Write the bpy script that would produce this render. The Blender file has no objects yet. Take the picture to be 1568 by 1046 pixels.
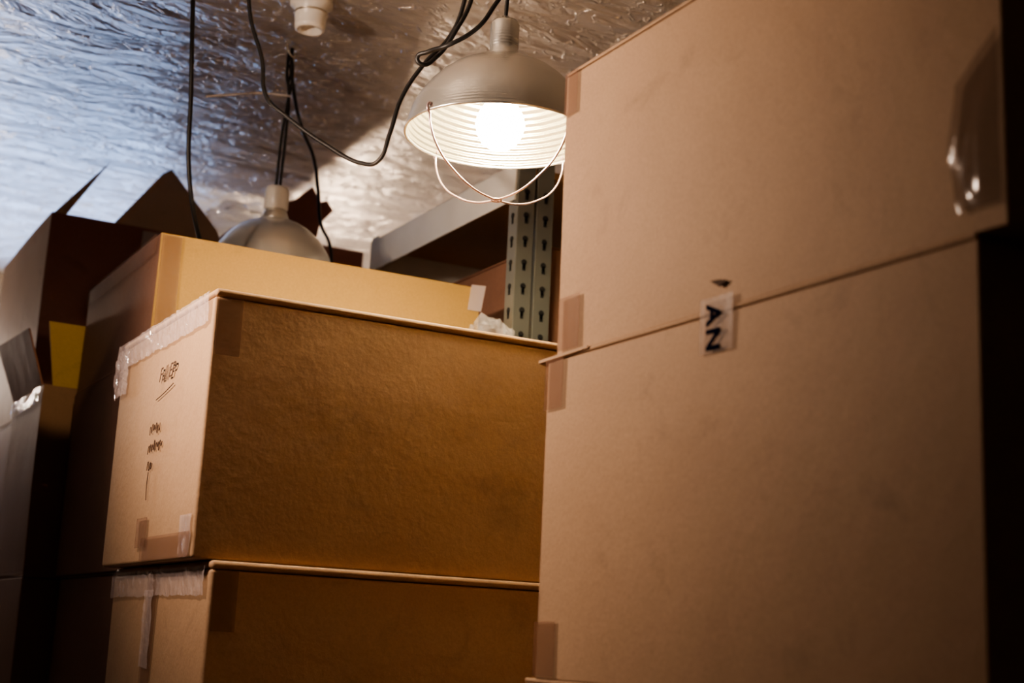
import bpy, bmesh, math, random
from mathutils import Vector, Matrix, noise
random.seed(4)
COL=bpy.context.scene.collection
# ---------------------------------------------------------------- materials
def mat(name):
    m=bpy.data.materials.new(name); m.use_nodes=True
    nt=m.node_tree; return m,nt,nt.nodes['Principled BSDF']
def N(nt,t,**kw):
    n=nt.nodes.new(t)
    for k,v in kw.items():
        if k in n.inputs: n.inputs[k].default_value=v
        else: setattr(n,k,v)
    return n
def simple(name,col,rough=.5,metal=0,bump=0,bscale=50,spec=.5,alpha=1):
    m,nt,b=mat(name)
    b.inputs['Roughness'].default_value=rough; b.inputs['Metallic'].default_value=metal
    b.inputs['Specular IOR Level'].default_value=spec; b.inputs['Alpha'].default_value=alpha
    tc=N(nt,'ShaderNodeTexCoord'); no=N(nt,'ShaderNodeTexNoise',Scale=bscale*.3,Detail=4.0)
    nt.links.new(tc.outputs['Object'],no.inputs['Vector'])
    mx=N(nt,'ShaderNodeMix',data_type='RGBA')
    mx.inputs[6].default_value=(*[c*.88 for c in col],1); mx.inputs[7].default_value=(*[min(1,c*1.1) for c in col],1)
    nt.links.new(no.outputs['Fac'],mx.inputs[0]); nt.links.new(mx.outputs[2],b.inputs['Base Color'])
    if bump:
        n2=N(nt,'ShaderNodeTexNoise',Scale=bscale,Detail=3.0); nt.links.new(tc.outputs['Object'],n2.inputs['Vector'])
        bp=N(nt,'ShaderNodeBump',Strength=bump,Distance=.002); nt.links.new(n2.outputs['Fac'],bp.inputs['Height'])
        nt.links.new(bp.outputs['Normal'],b.inputs['Normal'])
    return m
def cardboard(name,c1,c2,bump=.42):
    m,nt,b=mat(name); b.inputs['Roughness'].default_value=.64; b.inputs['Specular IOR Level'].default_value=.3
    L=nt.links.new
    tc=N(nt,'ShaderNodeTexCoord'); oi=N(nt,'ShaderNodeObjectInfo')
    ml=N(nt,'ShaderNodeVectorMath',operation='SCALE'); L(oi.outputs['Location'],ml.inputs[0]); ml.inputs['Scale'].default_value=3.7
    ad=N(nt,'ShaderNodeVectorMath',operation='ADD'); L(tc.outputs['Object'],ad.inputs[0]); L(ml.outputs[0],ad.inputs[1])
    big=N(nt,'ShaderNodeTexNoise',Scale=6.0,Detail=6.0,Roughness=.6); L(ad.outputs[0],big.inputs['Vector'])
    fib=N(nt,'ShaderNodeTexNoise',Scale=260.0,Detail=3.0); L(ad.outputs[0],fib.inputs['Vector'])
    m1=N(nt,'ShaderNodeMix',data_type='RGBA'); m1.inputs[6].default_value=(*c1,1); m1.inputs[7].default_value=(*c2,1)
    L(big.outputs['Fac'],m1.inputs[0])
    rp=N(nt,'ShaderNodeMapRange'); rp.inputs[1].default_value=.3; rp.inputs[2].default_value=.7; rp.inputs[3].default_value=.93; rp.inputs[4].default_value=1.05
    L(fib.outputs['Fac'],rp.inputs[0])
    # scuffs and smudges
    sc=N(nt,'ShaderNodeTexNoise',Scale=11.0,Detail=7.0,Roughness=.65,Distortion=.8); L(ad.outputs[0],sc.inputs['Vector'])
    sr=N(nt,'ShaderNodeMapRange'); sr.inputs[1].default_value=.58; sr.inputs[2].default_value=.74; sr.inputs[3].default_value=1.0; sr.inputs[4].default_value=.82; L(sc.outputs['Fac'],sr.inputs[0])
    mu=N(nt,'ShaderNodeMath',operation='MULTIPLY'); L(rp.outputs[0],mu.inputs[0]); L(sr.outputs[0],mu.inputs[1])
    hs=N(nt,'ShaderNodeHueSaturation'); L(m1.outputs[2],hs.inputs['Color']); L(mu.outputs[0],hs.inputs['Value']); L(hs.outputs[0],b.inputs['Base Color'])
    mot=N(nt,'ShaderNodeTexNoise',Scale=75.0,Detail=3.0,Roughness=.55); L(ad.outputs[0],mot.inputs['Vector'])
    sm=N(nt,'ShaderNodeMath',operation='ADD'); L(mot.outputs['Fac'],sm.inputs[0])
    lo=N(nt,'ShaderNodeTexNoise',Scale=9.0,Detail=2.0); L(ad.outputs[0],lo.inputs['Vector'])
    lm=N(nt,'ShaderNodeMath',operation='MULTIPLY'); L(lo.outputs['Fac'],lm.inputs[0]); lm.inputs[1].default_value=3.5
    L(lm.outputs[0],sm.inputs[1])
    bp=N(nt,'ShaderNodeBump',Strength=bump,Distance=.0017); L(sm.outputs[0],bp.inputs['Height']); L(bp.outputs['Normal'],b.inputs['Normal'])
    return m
M_card=cardboard('kraft_cardboard',(.41,.265,.165),(.51,.34,.215))
M_card_d=cardboard('kraft_cardboard_dark_shaded',(.20,.105,.07),(.26,.14,.095))  # darker kraft; shade on the back stacks put into the colour
M_card_r=cardboard('kraft_cardboard_red',(.22,.09,.065),(.29,.125,.09))
M_card_y=cardboard('kraft_cardboard_lamplit',(.40,.25,.08),(.47,.295,.10))  # kraft with yellow lamplight mixed into the colour
M_tape=simple('packing_tape',(.26,.13,.08),.36,bump=.5,bscale=60,spec=.4,alpha=.28)
M_tapec=simple('clear_packing_tape',(.74,.64,.64),.09,bump=.8,bscale=45,spec=1.0,alpha=.40)
M_taped=simple('brown_shiny_tape',(.10,.045,.022),.13,bump=.6,bscale=20,spec=.45,alpha=.42)
M_paper=simple('label_tape',(.46,.34,.27),.25,bump=.3,bscale=60,alpha=.25)
M_ink=simple('navy_ink',(.006,.008,.022),.9,spec=0)
M_pen=simple('black_pen_ink',(.10,.065,.05),.8,spec=.1)
M_cord=simple('black_cord_rubber',(.012,.011,.011),.42,bump=.1)
M_alu=simple('spun_aluminium',(.70,.66,.58),.30,.88)
M_wire=simple('guard_wire_steel',(.62,.46,.46),.3,.7)
M_porc=simple('white_porcelain',(.85,.83,.78),.3)
M_zip=simple('white_nylon_strap',(.80,.76,.74),.4)
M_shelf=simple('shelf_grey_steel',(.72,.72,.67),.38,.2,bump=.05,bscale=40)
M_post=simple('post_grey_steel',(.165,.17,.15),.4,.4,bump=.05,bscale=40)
M_hole=simple('keyhole_dark',(.01,.01,.01),.9)
M_pb=simple('particle_board',(.40,.24,.12),.8,bump=.5,bscale=120)
M_plast=simple('crumpled_clear_plastic',(.58,.56,.55),.10,bump=1.0,bscale=30,spec=.9,alpha=.28)
M_wall=simple('wall_brown_paint',(.30,.25,.20),.85,bump=.3,bscale=30)
M_floor=simple('concrete_floor',(.20,.18,.16),.8,bump=.4,bscale=20)
M_frame=simple('window_frame_paint',(.6,.6,.58),.5)
def glow(name,col,strength):
    m,nt,b=mat(name); b.inputs['Base Color'].default_value=(1,.9,.7,1)
    b.inputs['Emission Color'].default_value=(*col,1); b.inputs['Emission Strength'].default_value=strength; return m
M_bulb=glow('glowing_bulb',(1,.82,.54),300)
def ringed(name,col,metal,rough,scale,strength):
    m,nt,b=mat(name); b.inputs['Base Color'].default_value=(*col,1); b.inputs['Metallic'].default_value=metal; b.inputs['Roughness'].default_value=rough
    tc=N(nt,'ShaderNodeTexCoord'); wv=N(nt,'ShaderNodeTexWave',Scale=scale,bands_direction='Z',Distortion=.6); nt.links.new(tc.outputs['Object'],wv.inputs['Vector'])
    bp=N(nt,'ShaderNodeBump',Strength=strength,Distance=.002); nt.links.new(wv.outputs['Fac'],bp.inputs['Height']); nt.links.new(bp.outputs['Normal'],b.inputs['Normal']); return m
M_refl=ringed('ringed_reflector_inside',(.68,.64,.50),.9,.24,34,.9)
M_dome=ringed('spun_aluminium_shade',(.80,.79,.74),.84,.27,60,.10)
# foil ceiling
m,nt,b=mat('crinkled_foil_ceiling'); L=nt.links.new
b.inputs['Metallic'].default_value=.64; b.inputs['Roughness'].default_value=.35
tc=N(nt,'ShaderNodeTexCoord'); mp=N(nt,'ShaderNodeMapping'); mp.inputs['Scale'].default_value=(3.4,7.5,1); mp.inputs['Rotation'].default_value=(0,0,.25)
L(tc.outputs['Object'],mp.inputs['Vector'])
n1=N(nt,'ShaderNodeTexNoise',Scale=1.4,Detail=5.0,Roughness=.58,Distortion=.8); L(mp.outputs[0],n1.inputs['Vector'])
n2=N(nt,'ShaderNodeTexNoise',Scale=2.9,Detail=3.0,Roughness=.5,Distortion=1.0); L(mp.outputs[0],n2.inputs['Vector'])
sb=N(nt,'ShaderNodeMath',operation='SUBTRACT'); L(n2.outputs['Fac'],sb.inputs[0]); sb.inputs[1].default_value=.5
ab=N(nt,'ShaderNodeMath',operation='ABSOLUTE'); L(sb.outputs[0],ab.inputs[0])
rg=N(nt,'ShaderNodeMapRange'); rg.inputs[1].default_value=0; rg.inputs[2].default_value=.025; rg.inputs[3].default_value=1; rg.inputs[4].default_value=0; L(ab.outputs[0],rg.inputs[0])
b1=N(nt,'ShaderNodeBump',Strength=1.0,Distance=.030); L(n1.outputs['Fac'],b1.inputs['Height'])
b2=N(nt,'ShaderNodeBump',Strength=.9,Distance=.004); L(rg.outputs[0],b2.inputs['Height']); L(b1.outputs['Normal'],b2.inputs['Normal']); L(b2.outputs['Normal'],b.inputs['Normal'])
mx=N(nt,'ShaderNodeMix',data_type='RGBA'); mx.inputs[6].default_value=(.60,.56,.50,1); mx.inputs[7].default_value=(.84,.80,.74,1); L(n1.outputs['Fac'],mx.inputs[0]); L(mx.outputs[2],b.inputs['Base Color'])
M_foil=m
# ---------------------------------------------------------------- helpers
def obj(name,me,parent=None,loc=(0,0,0)):
    o=bpy.data.objects.new(name,me); COL.objects.link(o); o.location=loc
    if parent: o.parent=parent
    return o
def bm_box(bm,lo,hi,mi=0,cuts=0):
    lo=Vector(lo);hi=Vector(hi)
    r=bmesh.ops.create_cube(bm,size=1,matrix=Matrix.Translation((lo+hi)/2)@Matrix.Diagonal((*(hi-lo),1)))
    fs={f for v in r['verts'] for f in v.link_faces}
    for f in fs: f.material_index=mi
    if cuts:
        es={e for v in r['verts'] for e in v.link_edges}
        bmesh.ops.subdivide_edges(bm,edges=list(es),cuts=cuts,use_grid_fill=True)
def bm_slab(bm,pts,t,mi=0):
    pts=[Vector(p) for p in pts]
    n=(pts[1]-pts[0]).cross(pts[2]-pts[0]).normalized()*t/2
    a=[bm.verts.new(p+n) for p in pts]; c=[bm.verts.new(p-n) for p in pts]
    k=len(pts); fs=[bm.faces.new(a),bm.faces.new(c[::-1])]
    for i in range(k):
        j=(i+1)%k; fs.append(bm.faces.new((a[i],c[i],c[j],a[j])))
    for f in fs: f.material_index=mi
def finish(bm,name,mats,parent=None,loc=(0,0,0),smooth=False,bevel=0):
    bmesh.ops.recalc_face_normals(bm,faces=bm.faces)
    me=bpy.data.meshes.new(name); bm.to_mesh(me); bm.free()
    for q in mats: me.materials.append(q)
    if smooth or bevel:
        for p in me.polygons: p.use_smooth=True
    o=obj(name,me,parent,loc)
    if bevel:
        md=o.modifiers.new('bevel','BEVEL'); md.width=bevel; md.segments=4; md.limit_method='ANGLE'; md.angle_limit=math.radians(50)
        md=o.modifiers.new('wn','WEIGHTED_NORMAL'); md.keep_sharp=True
    return o
def cardboard_box(x0,x1,y0,y1,z0,z1,body=None,axis='X',open_top=False,flaps=(),tapes=True,t=.005,bevel=.002,front=0,name='cardboard_box'):
    """closed box: slightly bulging body + top flap slabs + tape; open box: real walls"""
    body=body or M_card
    w,d,h=(x1-x0)/2,(y1-y0)/2,z1-z0
    bm=bmesh.new()
    seed=Vector((x0*7.1,y0*5.3,z0*9.7))
    if not open_top:
        bm_box(bm,(-w,-d,0),(w,d,h-t-.0008),0,11)
        for v in bm.verts:
            c=v.co.copy(); q=noise.noise_vector(c*2.2+seed)*.0020
            e=max(0,1-(c.x/w)**2)*max(0,1-(c.z/h*2-1)**2); f=max(0,1-(c.y/d)**2)*max(0,1-(c.z/h*2-1)**2)
            v.co=c+Vector((q.x,q.y,q.z*.3 if 0.01<c.z<h-.02 else 0))
            if abs(abs(c.y)-d)<1e-4: v.co.y+=math.copysign(.003*e,c.y)
            if abs(abs(c.x)-w)<1e-4: v.co.x+=math.copysign(.003*f,c.x)
        g=.0015
        if axis=='X':
            bm_box(bm,(-w+.001,-d-.003,h-t),(w-.001,-g,h)); bm_box(bm,(-w+.001,g,h-t),(w-.001,d+.001,h))
        else:
            bm_box(bm,(-w-.0015,-d+.001,h-t),(-g,d-.001,h)); bm_box(bm,(g,-d+.001,h-t),(w+.001,d-.001,h))
    else:
        t=.005
        bm_box(bm,(-w,-d,0),(w,d,t),0)
        bm_box(bm,(-w,-d,t),(w,-d+t,h),front,5); bm_box(bm,(-w,d-t,t),(w,d,h),0,5)
        bm_box(bm,(-w,-d+t,t),(-w+t,d-t,h),0,5); bm_box(bm,(w-t,-d+t,t),(w,d-t,h),0,5)
        for v in bm.verts:
            q=noise.noise_vector(v.co*3+seed)*.004
            v.co+=Vector((q.x,q.y,q.z if v.co.z>h*.6 else 0))
    for fl in flaps: bm_slab(bm,[(p[0]-(x0+x1)/2,p[1]-(y0+y1)/2,p[2]-z0) for p in fl[0]],.004,fl[1] if len(fl)>1 else 0)
    o=finish(bm,name,[body,M_card_y,M_card_r],None,((x0+x1)/2,(y0+y1)/2,z0),bevel=bevel)
    if tapes:
        bt=bmesh.new(); tw=.025
        for s in(-1,1):
            if axis=='Y':
                yy=s*(d+.0046); bm_box(bt,(-tw,yy-.0003,h-.07),(tw,yy+.0003,h-.001))
            else:
                xx=s*(w+.0046); bm_box(bt,(xx-.0003,-tw,h-.07),(xx+.0003,tw,h-.001))
        finish(bt,'tape_strip',[M_tape],o)
    return o
def patch(parent,pts,material=None,t=.0006,name='tape_patch'):
    bm=bmesh.new(); bm_slab(bm,[Vector(p)-parent.location for p in pts],t)
    return finish(bm,name,[material or M_tape],parent)
def facepatch(parent,x,ya,yb,za,zb,material=None,name='tape_patch'):
    return patch(parent,[(x,ya,za),(x,yb,za),(x,yb,zb),(x,ya,zb)],material,name=name)
def crinkle_tape(parent,x,ya,yb,za,zb,amp=.003,seed=0,dz=0,material=None):
    """wrinkled clear tape lying on a face of constant x"""
    nu=max(6,int((yb-ya)/.007)); nv=max(5,int((zb-za)/.006)); bm=bmesh.new(); g=[]
    for i in range(nu+1):
        r=[]
        for k in range(nv+1):
            u,v=i/nu,k/nv; p=Vector((u*(yb-ya)*40,v*(zb-za)*25,seed))
            a=abs(noise.noise(p))*amp+abs(noise.noise(p*2.3+Vector((4,1,0))))*amp*.6
            ed=noise.noise(Vector((u*(yb-ya)*60,seed,v*3)))*.004
            r.append(bm.verts.new(Vector((x-a,ya+(yb-ya)*u+(ed if i in(0,nu) else 0),za+(zb-za)*v+dz*u+(ed if k==0 else 0)))-parent.location))
        g.append(r)
    for i in range(nu):
        for k in range(nv): bm.faces.new((g[i][k],g[i+1][k],g[i+1][k+1],g[i][k+1]))
    return finish(bm,'clear_tape',[material or M_tapec],parent)
def curve(name,pts,r,material,parent=None,cyclic=False,res=10,loc=(0,0,0)):
    cu=bpy.data.curves.new(name,'CURVE'); cu.dimensions='3D'; cu.bevel_depth=r; cu.bevel_resolution=4; cu.resolution_u=res
    s=cu.splines.new('BEZIER'); s.bezier_points.add(len(pts)-1); s.use_cyclic_u=cyclic
    for bp_,p in zip(s.bezier_points,pts): bp_.co=p; bp_.handle_left_type=bp_.handle_right_type='AUTO'
    cu.materials.append(material); cu.use_fill_caps=True
    o=bpy.data.objects.new(name,cu); COL.objects.link(o); o.location=loc
    if parent: o.parent=parent
    return o
def lathe(name,prof,material,parent,seg=72):
    bm=bmesh.new(); rings=[]
    for r,z in prof:
        if r<1e-5: rings.append([bm.verts.new((0,0,z))]*seg)
        else: rings.append([bm.verts.new((r*math.cos(2*math.pi*i/seg),r*math.sin(2*math.pi*i/seg),z)) for i in range(seg)])
    for a,c in zip(rings,rings[1:]):
        for i in range(seg):
            j=(i+1)%seg; q=[a[i],a[j],c[j],c[i]]; u=[]
            for v in q:
                if v not in u: u.append(v)
            if len(u)>2: bm.faces.new(u)
    return finish(bm,name,[material],parent,smooth=True)
def empty(name,loc):
    o=bpy.data.objects.new(name,None); COL.objects.link(o); o.location=loc; o.empty_display_size=.1; return o
mm=lambda l:[(a/1000,b/1000,c/1000) for a,b,c in l]
# ---------------------------------------------------------------- room
H=2.8; XL,XR,YN,YF=-1.8,2.3,-1.5,5.6
def shell(name,lo,hi,material):
    bm=bmesh.new(); c=(Vector(lo)+Vector(hi))/2; bm_box(bm,Vector(lo)-c,Vector(hi)-c); return finish(bm,name,[material],loc=c)
shell('floor',(XL-.1,YN-.1,-.1),(XR+.1,YF+.1,0),M_floor)
cz=bmesh.new(); bm_box(cz,(XL-.1,YN-.1,H),(XR+.1,YF+.1,H+.1)); finish(cz,'ceiling',[M_foil])
shell('wall_left',(XL-.1,YN-.1,0),(XL,YF+.1,H),M_wall)
shell('wall_right',(XR,YN-.1,0),(XR+.1,YF+.1,H),M_wall)
shell('wall_near',(XL,YN-.1,0),(XR,YN,H),M_wall)
wx0,wx1,wz0,wz1=.48,1.40,1.55,2.68
bm=bmesh.new()
for lo,hi in [((XL,YF,0),(wx0,YF+.1,H)),((wx1,YF,0),(XR,YF+.1,H)),((wx0,YF,0),(wx1,YF+.1,wz0)),((wx0,YF,wz1),(wx1,YF+.1,H))]: bm_box(bm,lo,hi)
finish(bm,'wall_far',[M_wall])
bm=bmesh.new(); wc=(wx0+wx1)/2
for lo,hi in [((wx0,YF-.02,wz0),(wx0+.04,YF+.06,wz1)),((wx1-.04,YF-.02,wz0),(wx1,YF+.06,wz1)),((wx0,YF-.02,wz0),(wx1,YF+.06,wz0+.04)),((wx0,YF-.02,wz1-.04),(wx1,YF+.06,wz1)),((wc-.02,YF,wz0),(wc+.02,YF+.05,wz1))]: bm_box(bm,lo,hi)
finish(bm,'window_1',[M_frame])
# ---------------------------------------------------------------- boxes
def column(x0,x1,y0,y1,levels,body=None,axis='X'):
    for a,c in zip(levels,levels[1:]):
        j=random.uniform(-.006,.006)
        cardboard_box(x0+j,x1+j,y0,y1,a,c,body,axis,tapes=False)
# front centre stack
column(.60,1.32,2.035,2.575,[0,.4,.8,1.2],axis='X')
b_low=cardboard_box(.622,1.335,2.018,2.575,1.2,1.6,axis='X',tapes=False,t=.012,bevel=.0055)
b_main=cardboard_box(.596,1.316,2.03,2.57,1.601,2.001,axis='X',tapes=False,t=.012,bevel=.0055)
crinkle_tape(b_main,.5918,2.036,2.575,1.948,1.996,.005,1.3)
crinkle_tape(b_main,.5935,2.034,2.09,1.603,1.665,.004,5.3)
crinkle_tape(b_main,.5925,2.50,2.585,1.90,1.985,.009,9.1)
facepatch(b_main,.5900,2.27,2.33,1.625,1.672)
facepatch(b_main,.5912,2.034,2.30,1.603,1.640)
patch(b_main,[(.602,2.0255,1.90),(.640,2.0255,1.90),(.640,2.0255,1.987),(.602,2.0255,1.987)])
crinkle_tape(b_low,.6178,2.028,2.57,1.550,1.592,.004,3.3)
crinkle_tape(b_low,.6160,2.28,2.33,1.44,1.56,.004,6.3)
facepatch(b_low,.6170,2.27,2.33,1.40,1.590)
patch(b_low,[(.628,2.0135,1.50),(.664,2.0135,1.50),(.664,2.0135,1.587),(.628,2.0135,1.587)])
def crumple(name,loc,size,material,parent=None,amp=.35,sub=4,seed=0):
    bm=bmesh.new(); bmesh.ops.create_icosphere(bm,subdivisions=sub,radius=1)
    for v in bm.verts:
        n=v.co.normalized(); k=noise.noise(n*1.7+Vector((seed,0,0)))*amp+abs(noise.noise(n*4.5+Vector((0,seed,0))))*amp*.8
        v.co=Vector((n.x*size[0],n.y*size[1],n.z*size[2]))*(1+k)
    z=min(v.co.z for v in bm.verts)
    for v in bm.verts: v.co.z-=z
    return finish(bm,name,[material],parent,loc)
# second column
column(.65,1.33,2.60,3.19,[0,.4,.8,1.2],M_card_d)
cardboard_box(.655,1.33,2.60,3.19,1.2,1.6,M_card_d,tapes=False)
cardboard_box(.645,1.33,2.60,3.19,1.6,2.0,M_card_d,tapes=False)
b_open=cardboard_box(.65,1.329,2.60,3.19,2.0,2.231,M_card_d,open_top=True,tapes=False,front=1)  # shaded kraft body, lamplit kraft on the front wall
crinkle_tape(b_open,.6455,2.61,3.17,2.19,2.228,.002,7.3,material=M_tape)
patch(b_open,[(.652,2.5955,2.005),(.69,2.5955,2.005),(.69,2.5955,2.226),(.652,2.5955,2.226)])
patch(b_open,[(1.30,2.5955,2.18),(1.331,2.5945,2.18),(1.338,2.590,2.236),(1.305,2.592,2.234)],M_tapec,name='clear_tape')
# left open box column (behind the second column)
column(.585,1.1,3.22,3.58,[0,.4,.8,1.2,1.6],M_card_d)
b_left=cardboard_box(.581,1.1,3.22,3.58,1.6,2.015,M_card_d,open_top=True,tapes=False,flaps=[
  ([(.60,3.222,2.014),(.98,3.222,2.014),(.96,3.20,2.15),(.575,3.21,2.155)],1),  # front flap, lamplight in its colour
  ([(.583,3.575,2.014),(.583,3.24,2.014),(.545,3.27,2.145),(.53,3.58,2.15)],2)])
crinkle_tape(b_left,.5765,3.23,3.57,1.975,2.012,.003,2.7)
# tall leftmost box with open flaps
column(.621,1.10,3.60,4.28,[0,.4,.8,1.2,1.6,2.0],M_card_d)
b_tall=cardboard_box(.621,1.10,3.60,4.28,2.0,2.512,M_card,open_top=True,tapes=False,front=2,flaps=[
  ([(.624,3.602,2.51),(.655,3.602,2.51),(.765,3.66,2.694)],),
  ([(.775,3.602,2.51),(1.06,3.602,2.51),(1.055,3.63,2.55),(.946,3.74,2.73),(.92,3.73,2.71)],0)])
patch(b_tall,[(.85,3.594,2.44),(.91,3.594,2.44),(.91,3.594,2.505),(.85,3.594,2.505)],M_tapec,name='clear_tape')
# back column with torn flap
column(1.13,1.53,3.75,4.25,[0,.53,1.06,1.59,2.12],M_card_d)
b_torn=cardboard_box(1.13,1.53,3.75,4.25,2.12,2.60,M_card_r,open_top=True,tapes=False,flaps=[
  ([(1.20,3.752,2.598),(1.38,3.752,2.598),(1.385,3.74,2.66),(1.42,3.73,2.70),(1.395,3.725,2.725),(1.375,3.72,2.715),(1.345,3.715,2.755),(1.30,3.725,2.71),(1.25,3.735,2.69)],0)])
crumple('crumpled_plastic_bag',(1.19,3.93,2.602),(.09,.09,.05),M_plast,seed=3.1)
crumple('crumpled_plastic_bag',(1.258,2.42,2.003),(.042,.06,.047),M_plast,seed=7.7,amp=.45)
# right foreground stack
z=0
for i in range(4):
    o=cardboard_box(.89,1.40,.80,1.545+(.02 if i==3 else 0),z,z+.3655,axis='Y'); z+=.3655
b_rlow=cardboard_box(.89,1.40,.828,1.540,1.462,1.858,axis='Y')
b_rtop=cardboard_box(.892,1.40,.797,1.524,1.858,2.238,axis='Y')
patch(b_rlow,[(.886,1.44,1.8575),(.885,1.556,1.855),(.90,1.56,1.853),(.93,1.50,1.857)],M_card,t=.004,name='bent_flap_edge')
for par,x,ya,yb,za,zb in [(b_rtop,.8872,1.49,1.521,2.175,2.234),(b_rtop,.8872,1.465,1.515,1.862,1.93),(b_rlow,.8852,1.495,1.538,1.79,1.853),(b_rlow,.8852,1.49,1.54,1.465,1.53)]:
    facepatch(par,x,ya,yb,za,zb)
facepatch(b_rtop,.8852,1.155,1.212,1.810,1.870,M_paper,'label_tape')
# glossy bubbled tape at the right corner of the upper box
bm=bmesh.new()
for i in range(13):
    for k in range(17):
        u,v=i/12,k/16
        bm.verts.new((.8866-.004*abs(math.sin(math.pi*u*1.2+v*1.5))*math.sin(math.pi*v)*math.sin(math.pi*u)-.0015*noise.noise(Vector((u*4,v*4,2))),.799+.058*u*(1-.35*abs(v-.5)),1.878+.155*v*(1-.25*u)))
bm.verts.ensure_lookup_table()
for i in range(12):
    for k in range(16): bm.faces.new([bm.verts[i*17+k],bm.verts[(i+1)*17+k],bm.verts[(i+1)*17+k+1],bm.verts[i*17+k+1]])
for v in bm.verts: v.co-=b_rtop.location
finish(bm,'bubbled_tape',[M_taped],b_rtop,smooth=True)
tear=bmesh.new(); bm_slab(tear,[Vector(p)-b_rtop.location for p in [(.8868,1.168,1.885),(.8868,1.18,1.880),(.8862,1.196,1.889),(.8868,1.180,1.888)]],.001)
finish(tear,'torn_hole',[M_pen],b_rtop)
# lettering reads on a face whose outward normal is -X
def text(par,s,x,y,z,size,material,rot=0,name='lettering',shear=0,bold=0):
    cu=bpy.data.curves.new(name,'FONT'); cu.body=s; cu.size=size; cu.extrude=.0002; cu.shear=shear; cu.offset=bold; cu.align_x='CENTER'; cu.align_y='CENTER'
    cu.materials.append(material); o=bpy.data.objects.new(name,cu); COL.objects.link(o); o.parent=par
    B=Matrix(((0,0,-1),(-1,0,0),(0,1,0))).to_4x4()
    o.matrix_local=Matrix.Translation(Vector((x,y,z))-par.location)@B@Matrix.Rotation(rot,4,'Z'); return o
text(b_rtop,'A',.8838,1.188,1.851,.033,M_ink,rot=-math.pi/2,bold=.0009)
text(b_rtop,'N',.8838,1.188,1.824,.033,M_ink,rot=-math.pi/2,bold=.0009)
text(b_main,'Full EP',.590,2.235,1.900,.033,M_pen,shear=.3,name='handwriting')
def scribble(par,x,y,z,w,h,n,seed,name='handwriting'):
    random.seed(seed); pts=[]
    for i in range(n):
        u=i/(n-1); pts.append(Vector((x,y+w/2-w*u+random.uniform(-.002,.002),z+(h/2 if i%2 else -h/2)*random.uniform(.3,1)))-par.location)
    curve(name,pts,.0006,M_pen,par,res=4)
curve('handwriting',[Vector(p)-b_main.location for p in [(.590,2.285,1.862),(.590,2.24,1.868),(.590,2.19,1.877)]],.0007,M_pen,b_main)
scribble(b_main,.590,2.275,1.815,.06,.020,12,1); scribble(b_main,.590,2.265,1.785,.08,.020,16,2)
scribble(b_main,.590,2.285,1.755,.03,.016,6,5)
curve('handwriting',[Vector(p)-b_main.location for p in [(.590,2.29,1.745),(.590,2.292,1.72),(.590,2.288,1.70)]],.0007,M_pen,b_main)
scribble(b_low,.6162,2.25,1.36,.06,.02,12,8)
# ---------------------------------------------------------------- shelving unit
sh=empty('metal_shelving_unit',(0,0,0))
sx0,sx1,sy0,sy1=1.357,1.83,2.50,3.27
def post(px,py,sx,sy,name):
    bm=bmesh.new(); w=.038; t=.002; top=2.50
    bm_box(bm,(px,py-t/2,0),(px+sx*w,py+t/2,top)) if sx>0 else bm_box(bm,(px-w,py-t/2,0),(px,py+t/2,top))
    bm_box(bm,(px-t/2,min(py,py+sy*w),0),(px+t/2,max(py,py+sy*w),top))
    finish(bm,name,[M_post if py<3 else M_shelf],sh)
    hb=bmesh.new(); z=1.2
    while z<top-.03:
        cx=px+sx*w/2; cy=py+sy*w/2
        for r,dz in((.0062,.008),(.0035,-.002)):
            bmesh.ops.create_cone(hb,cap_ends=True,segments=20,radius1=r,radius2=r,depth=.0044,matrix=Matrix.Translation((cx,py,z+dz))@Matrix.Rotation(math.pi/2,4,'X'))
            bmesh.ops.create_cone(hb,cap_ends=True,segments=20,radius1=r,radius2=r,depth=.0044,matrix=Matrix.Translation((px,cy,z+dz))@Matrix.Rotation(math.pi/2,4,'Y'))
        bm_box(hb,(cx-.0032,py-.0022,z-.010),(cx+.0032,py+.0022,z+.006)); bm_box(hb,(px-.0022,cy-.0032,z-.010),(px+.0022,cy+.0032,z+.006))
        z+=.0508
    finish(hb,name+'_keyholes',[M_hole],sh)
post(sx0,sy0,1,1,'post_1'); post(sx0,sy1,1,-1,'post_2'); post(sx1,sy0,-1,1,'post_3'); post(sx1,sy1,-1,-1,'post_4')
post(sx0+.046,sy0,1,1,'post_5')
bm=bmesh.new()
for z in (.3,1.0,1.72,2.41):
    bm_box(bm,(sx0-.004,sy0+.01,z),(sx0-.001,sy1-.0,z+.08)); bm_box(bm,(sx0-.004,sy0+.01,z+.0765),(sx0+.03,sy1,z+.08))
    bm_box(bm,(sx1+.001,sy0+.01,z),(sx1+.004,sy1,z+.08))
    bm_box(bm,(sx0,sy0+.002,z),(sx1,sy0+.004,z+.08)) if z<2.3 else None
    bm_box(bm,(sx0,sy1-.004,z),(sx1,sy1-.001,z+.08))
finish(bm,'beams',[M_shelf],sh)
bm=bmesh.new()
for z in (.3,1.0,1.72,2.41): bm_box(bm,(sx0+.004,sy0+.006,z+.06),(sx1-.002,sy1-.006,z+.0755))
finish(bm,'decks',[M_pb],sh)
cardboard_box(1.45,1.80,2.56,3.05,1.797,2.34,M_card_d,axis='Y')
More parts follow.
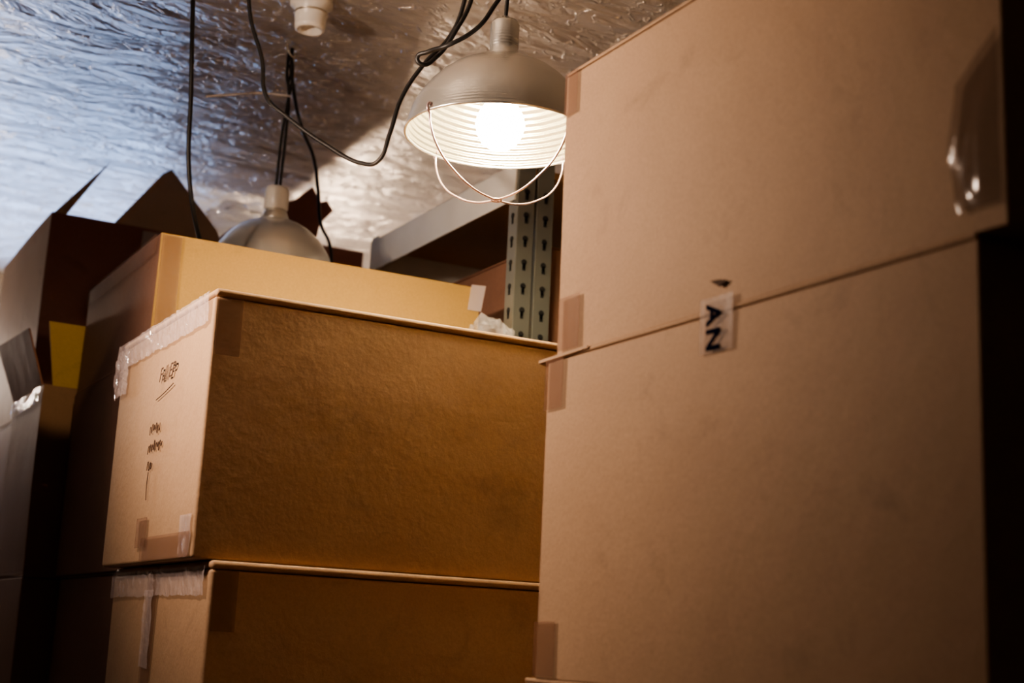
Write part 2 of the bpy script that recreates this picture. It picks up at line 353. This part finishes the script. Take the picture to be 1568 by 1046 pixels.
# ---------------------------------------------------------------- lamps
def clamp_lamp(loc,rim,metal,inner,lit,cage,cord_top,socket_white):
    L_=empty('hanging_work_lamp',loc); s=rim/.154
    prof=[(.154,0),(.1525,.012),(.146,.038),(.137,.055),(.122,.077),(.106,.094),(.088,.109),(.069,.120),(.048,.129),(.030,.134)]
    prof=[(r*s,z*s) for r,z in prof]; zt=prof[-1][1]
    lathe('reflector',prof,metal,L_)
    lathe('reflector_inside',[(r-.0015,z-.001) for r,z in prof[:]]+[(0,zt-.002)],inner,L_)
    curve('rolled_rim',[(rim*math.cos(a*math.pi/8),rim*math.sin(a*math.pi/8),0) for a in range(16)],.0028,metal,L_,cyclic=True)
    lathe('socket_neck',[(.030,zt-.002),(.031,zt+.003),(.026,zt+.010),(.0235,zt+.018),(.0245,zt+.022),(.0245,zt+.062),(.022,zt+.068),(.010,zt+.070),(.006,zt+.078),(0,zt+.078)] if not socket_white else
          [(.030,zt-.002),(.031,zt+.003),(.027,zt+.012),(.024,zt+.022),(.0,zt+.022)],metal,L_)
    if socket_white:
        lathe('porcelain_socket',[(0,zt+.02),(.021,zt+.02),(.027,zt+.026),(.027,zt+.066),(.024,zt+.074),(.008,zt+.076),(0,zt+.076)],M_porc,L_)
    bz=.018*s
    lathe('bulb',[(0,bz-.042),(.014,bz-.040),(.028,bz-.031),(.038,bz-.014),(.041,bz+.002),(.038,bz+.018),(.028,bz+.036),(.018,bz+.052),(.014,bz+.062)],M_bulb if lit else M_porc,L_,seg=40)
    lathe('bulb_cap',[(.0145,bz+.06),(.0145,zt)],M_alu,L_,seg=32)
    if cage:
        for i in range(4):
            a=math.radians(16.5+90*i)
            P=[(rim*1.0,-.002),(rim*.985,-.022),(rim*.86,-.058),(rim*.60,-.088),(rim*.3,-.106),(.0,-.111)]
            curve('guard_wire_%d'%(i+1),[(math.cos(a)*r,math.sin(a)*r,z) for r,z in P],.0018,M_wire,L_)
            curve('guard_hook_%d'%(i+1),[(math.cos(a)*r,math.sin(a)*r,z) for r,z in [(rim*.97,.004),(rim*1.01,.010),(rim*1.03,.0),(rim*1.0,-.006)]],.0022,M_wire,L_)
        curve('guard_eye',[(.008*math.cos(a*math.pi/3),.008*math.sin(a*math.pi/3),-.111) for a in range(6)],.0016,M_wire,L_,cyclic=True)
    for c in cord_top: curve('cord',[Vector(p)-Vector(loc) for p in c],.0034,M_cord,L_)
    return L_
l1=(1.044,2.00,2.327); t1=l1[2]+.134+.076
clamp_lamp(l1,.157,M_dome,M_refl,True,True,[[(l1[0],l1[1],t1),(l1[0]+.003,l1[1],2.60),(1.05,2.0,2.70),(1.05,2.0,2.80)]],False)
l2=(.984,2.943,2.283); s2=.135/.154; t2=2.283+.134*s2+.072
clamp_lamp(l2,.135,M_dome,M_refl,False,False,[
 mm([(978,2925,2790),(976,2920,2734),(985,2920,2682),(988,2930,2592),(988,2941,int(t2*1000))]),
 mm([(984,2925,2790),(990,2922,2734),(983,2916,2682),(979,2930,2592),(980,2943,int(t2*1000))]),
 mm([(981,2921,2760),(985,2919,2740),(980,2918,2715),(986,2918,2690)])],True)
curve('ceiling_hook',mm([(966,2905,2800),(970,2905,2785),(985,2910,2775),(992,2918,2784),(984,2926,2794),(978,2930,2785)]),.0022,M_alu)
hs=empty('ceiling_lamp_socket',(.93,2.66,2.8))
lathe('porcelain_body',[(0,0),(.045,0),(.045,-.012),(.034,-.018),(.032,-.058),(.030,-.066),(.024,-.068),(.024,-.03),(0,-.03)],M_porc,hs)
curve('socket_band',[(.0335*math.cos(a*math.pi/6),.0335*math.sin(a*math.pi/6),-.030) for a in range(12)],.0022,M_alu,hs,cyclic=True)
# loose cords
curve('electrical_cord',mm([(735,2510,2800),(741,2500,2728),(755,2500,2650),(777,2480,2568),(784,2450,2481),(815,2420,2442),(874,2359,2381),(923,2299,2339),(940,2270,2337),(952,2250,2387),(966,2240,2455),(997,2220,2521),(1037,2200,2579),(1052,2180,2645),(1054,2180,2698),(1054,2180,2800)]),.0040,M_cord)
curve('electrical_cord',mm([(1075,2040,2800),(1064,2030,2628),(1036,2030,2570),(1006,2030,2522),(967,2049,2490),(948,2099,2489),(939,2120,2484),(946,2120,2474),(974,2119,2493),(1001,2099,2545),(1026,2099,2607),(1029,2099,2645),(1030,2099,2800)]),.0040,M_cord)
curve('electrical_cord',mm([(678,2660,2800),(679,2660,2769),(687,2660,2651),(701,2679,2537),(715,2700,2408),(738,2720,2323),(765,2750,2272),(790,2780,2237),(800,2800,2190),(810,2820,2010)]),.0046,M_cord)
curve('electrical_cord',mm([(983,2920,2800),(983,2920,2783),(995,2920,2700),(1020,2920,2620),(1064,2950,2568),(1100,3000,2510),(1144,3080,2451),(1188,3130,2422),(1200,3140,2377),(1202,3145,2010)]),.0040,M_cord)
curve('zip_tie',mm([(778,2850,2613),(850,2868,2641),(913,2900,2669),(986,2912,2683)]),.0025,M_zip)
# ---------------------------------------------------------------- lights
def aimed_lamp(name,loc,aim,energy,color,cone,blend,r):
    e=empty(name,loc); q=Vector(aim).to_track_quat('-Z','Y').to_euler()
    lt=bpy.data.lights.new('beam','SPOT'); lt.energy=energy; lt.color=color; lt.spot_size=math.radians(cone); lt.spot_blend=blend; lt.shadow_soft_size=r*.3
    lo=bpy.data.objects.new('beam',lt); COL.objects.link(lo); lo.parent=e; lo.rotation_euler=q
    rf=lathe('reflector',[(r,.02),(r*.92,.06),(r*.6,.10),(r*.25,.12),(.018,.15),(0,.15)],M_alu,e); rf.rotation_euler=q
    a=-Vector(aim).normalized()*.15
    curve('cord',[a,(a.x-.03,a.y,(2.8-loc[2])*.5+a.z*.5),(a.x-.03,a.y,2.8-loc[2])],.004,M_cord,e)
aimed_lamp('hanging_work_lamp',(-.10,2.04,2.27),(.99,-.10,-.05),102,(1,.75,.58),118,1.0,.12)
aimed_lamp('added_flap_spot',(.42,1.75,2.62),(.20,1.46,-.56),34,(1,.78,.40),10.5,.5,.04)  # unseen spot, added only to light the left open box's flap
def added_pendant(loc,strength,col):
    pb=empty('added_pendant_bulb',loc)
    lathe('socket',[(0,.13),(.018,.13),(.02,.12),(.02,.07),(.015,.065),(0,.065)],M_porc,pb,seg=32)
    curve('cord',[(0,0,.13),(0,0,.3),(0,0,2.8-loc[2])],.004,M_cord,pb)
    lathe('bulb',[(0,-.045),(.02,-.04),(.034,-.022),(.037,0),(.032,.02),(.02,.045),(.014,.066)],glow('added_bulb_glass',col,strength),pb,seg=32)
added_pendant((.36,5.1,2.3),260,(1,.80,.66))  # unseen bulb added to brighten the ceiling and left box
added_pendant((1.75,4.55,2.30),400,(1,.76,.56))  # second unseen bulb, added behind the stacks to warm the mid ceiling
# daylight through the window
w=bpy.data.worlds.new('World'); bpy.context.scene.world=w; w.use_nodes=True
bg=w.node_tree.nodes['Background']; bg.inputs[0].default_value=(.36,.55,1,1); bg.inputs[1].default_value=7.0
al=bpy.data.lights.new('window_portal','AREA'); al.shape='RECTANGLE'; al.size=wx1-wx0; al.size_y=wz1-wz0; al.cycles.is_portal=True
ao=bpy.data.objects.new('window_portal',al); COL.objects.link(ao); ao.location=((wx0+wx1)/2,YF+.12,(wz0+wz1)/2); ao.rotation_euler=(-math.pi/2,0,0)
# ---------------------------------------------------------------- camera
Rv=Vector((.8732,-.4852,.0460));Dv=Vector((.1405,.1600,-.9770));Fv=Vector((.4666,.8596,.2079))
mw=Matrix((Rv,-Dv,-Fv)).transposed().to_4x4()
cam=bpy.data.cameras.new('camera'); co=bpy.data.objects.new('camera',cam); COL.objects.link(co)
co.rotation_euler=mw.to_euler(); co.location=(0,0,1.5)
cam.sensor_width=36; cam.lens=50.2; cam.clip_start=.05
cam.dof.use_dof=True; cam.dof.focus_distance=2.25; cam.dof.aperture_fstop=4.0
bpy.context.scene.camera=co
vs=bpy.context.scene.view_settings; vs.view_transform='AgX'; vs.look='AgX - Medium High Contrast'; vs.exposure=-.12
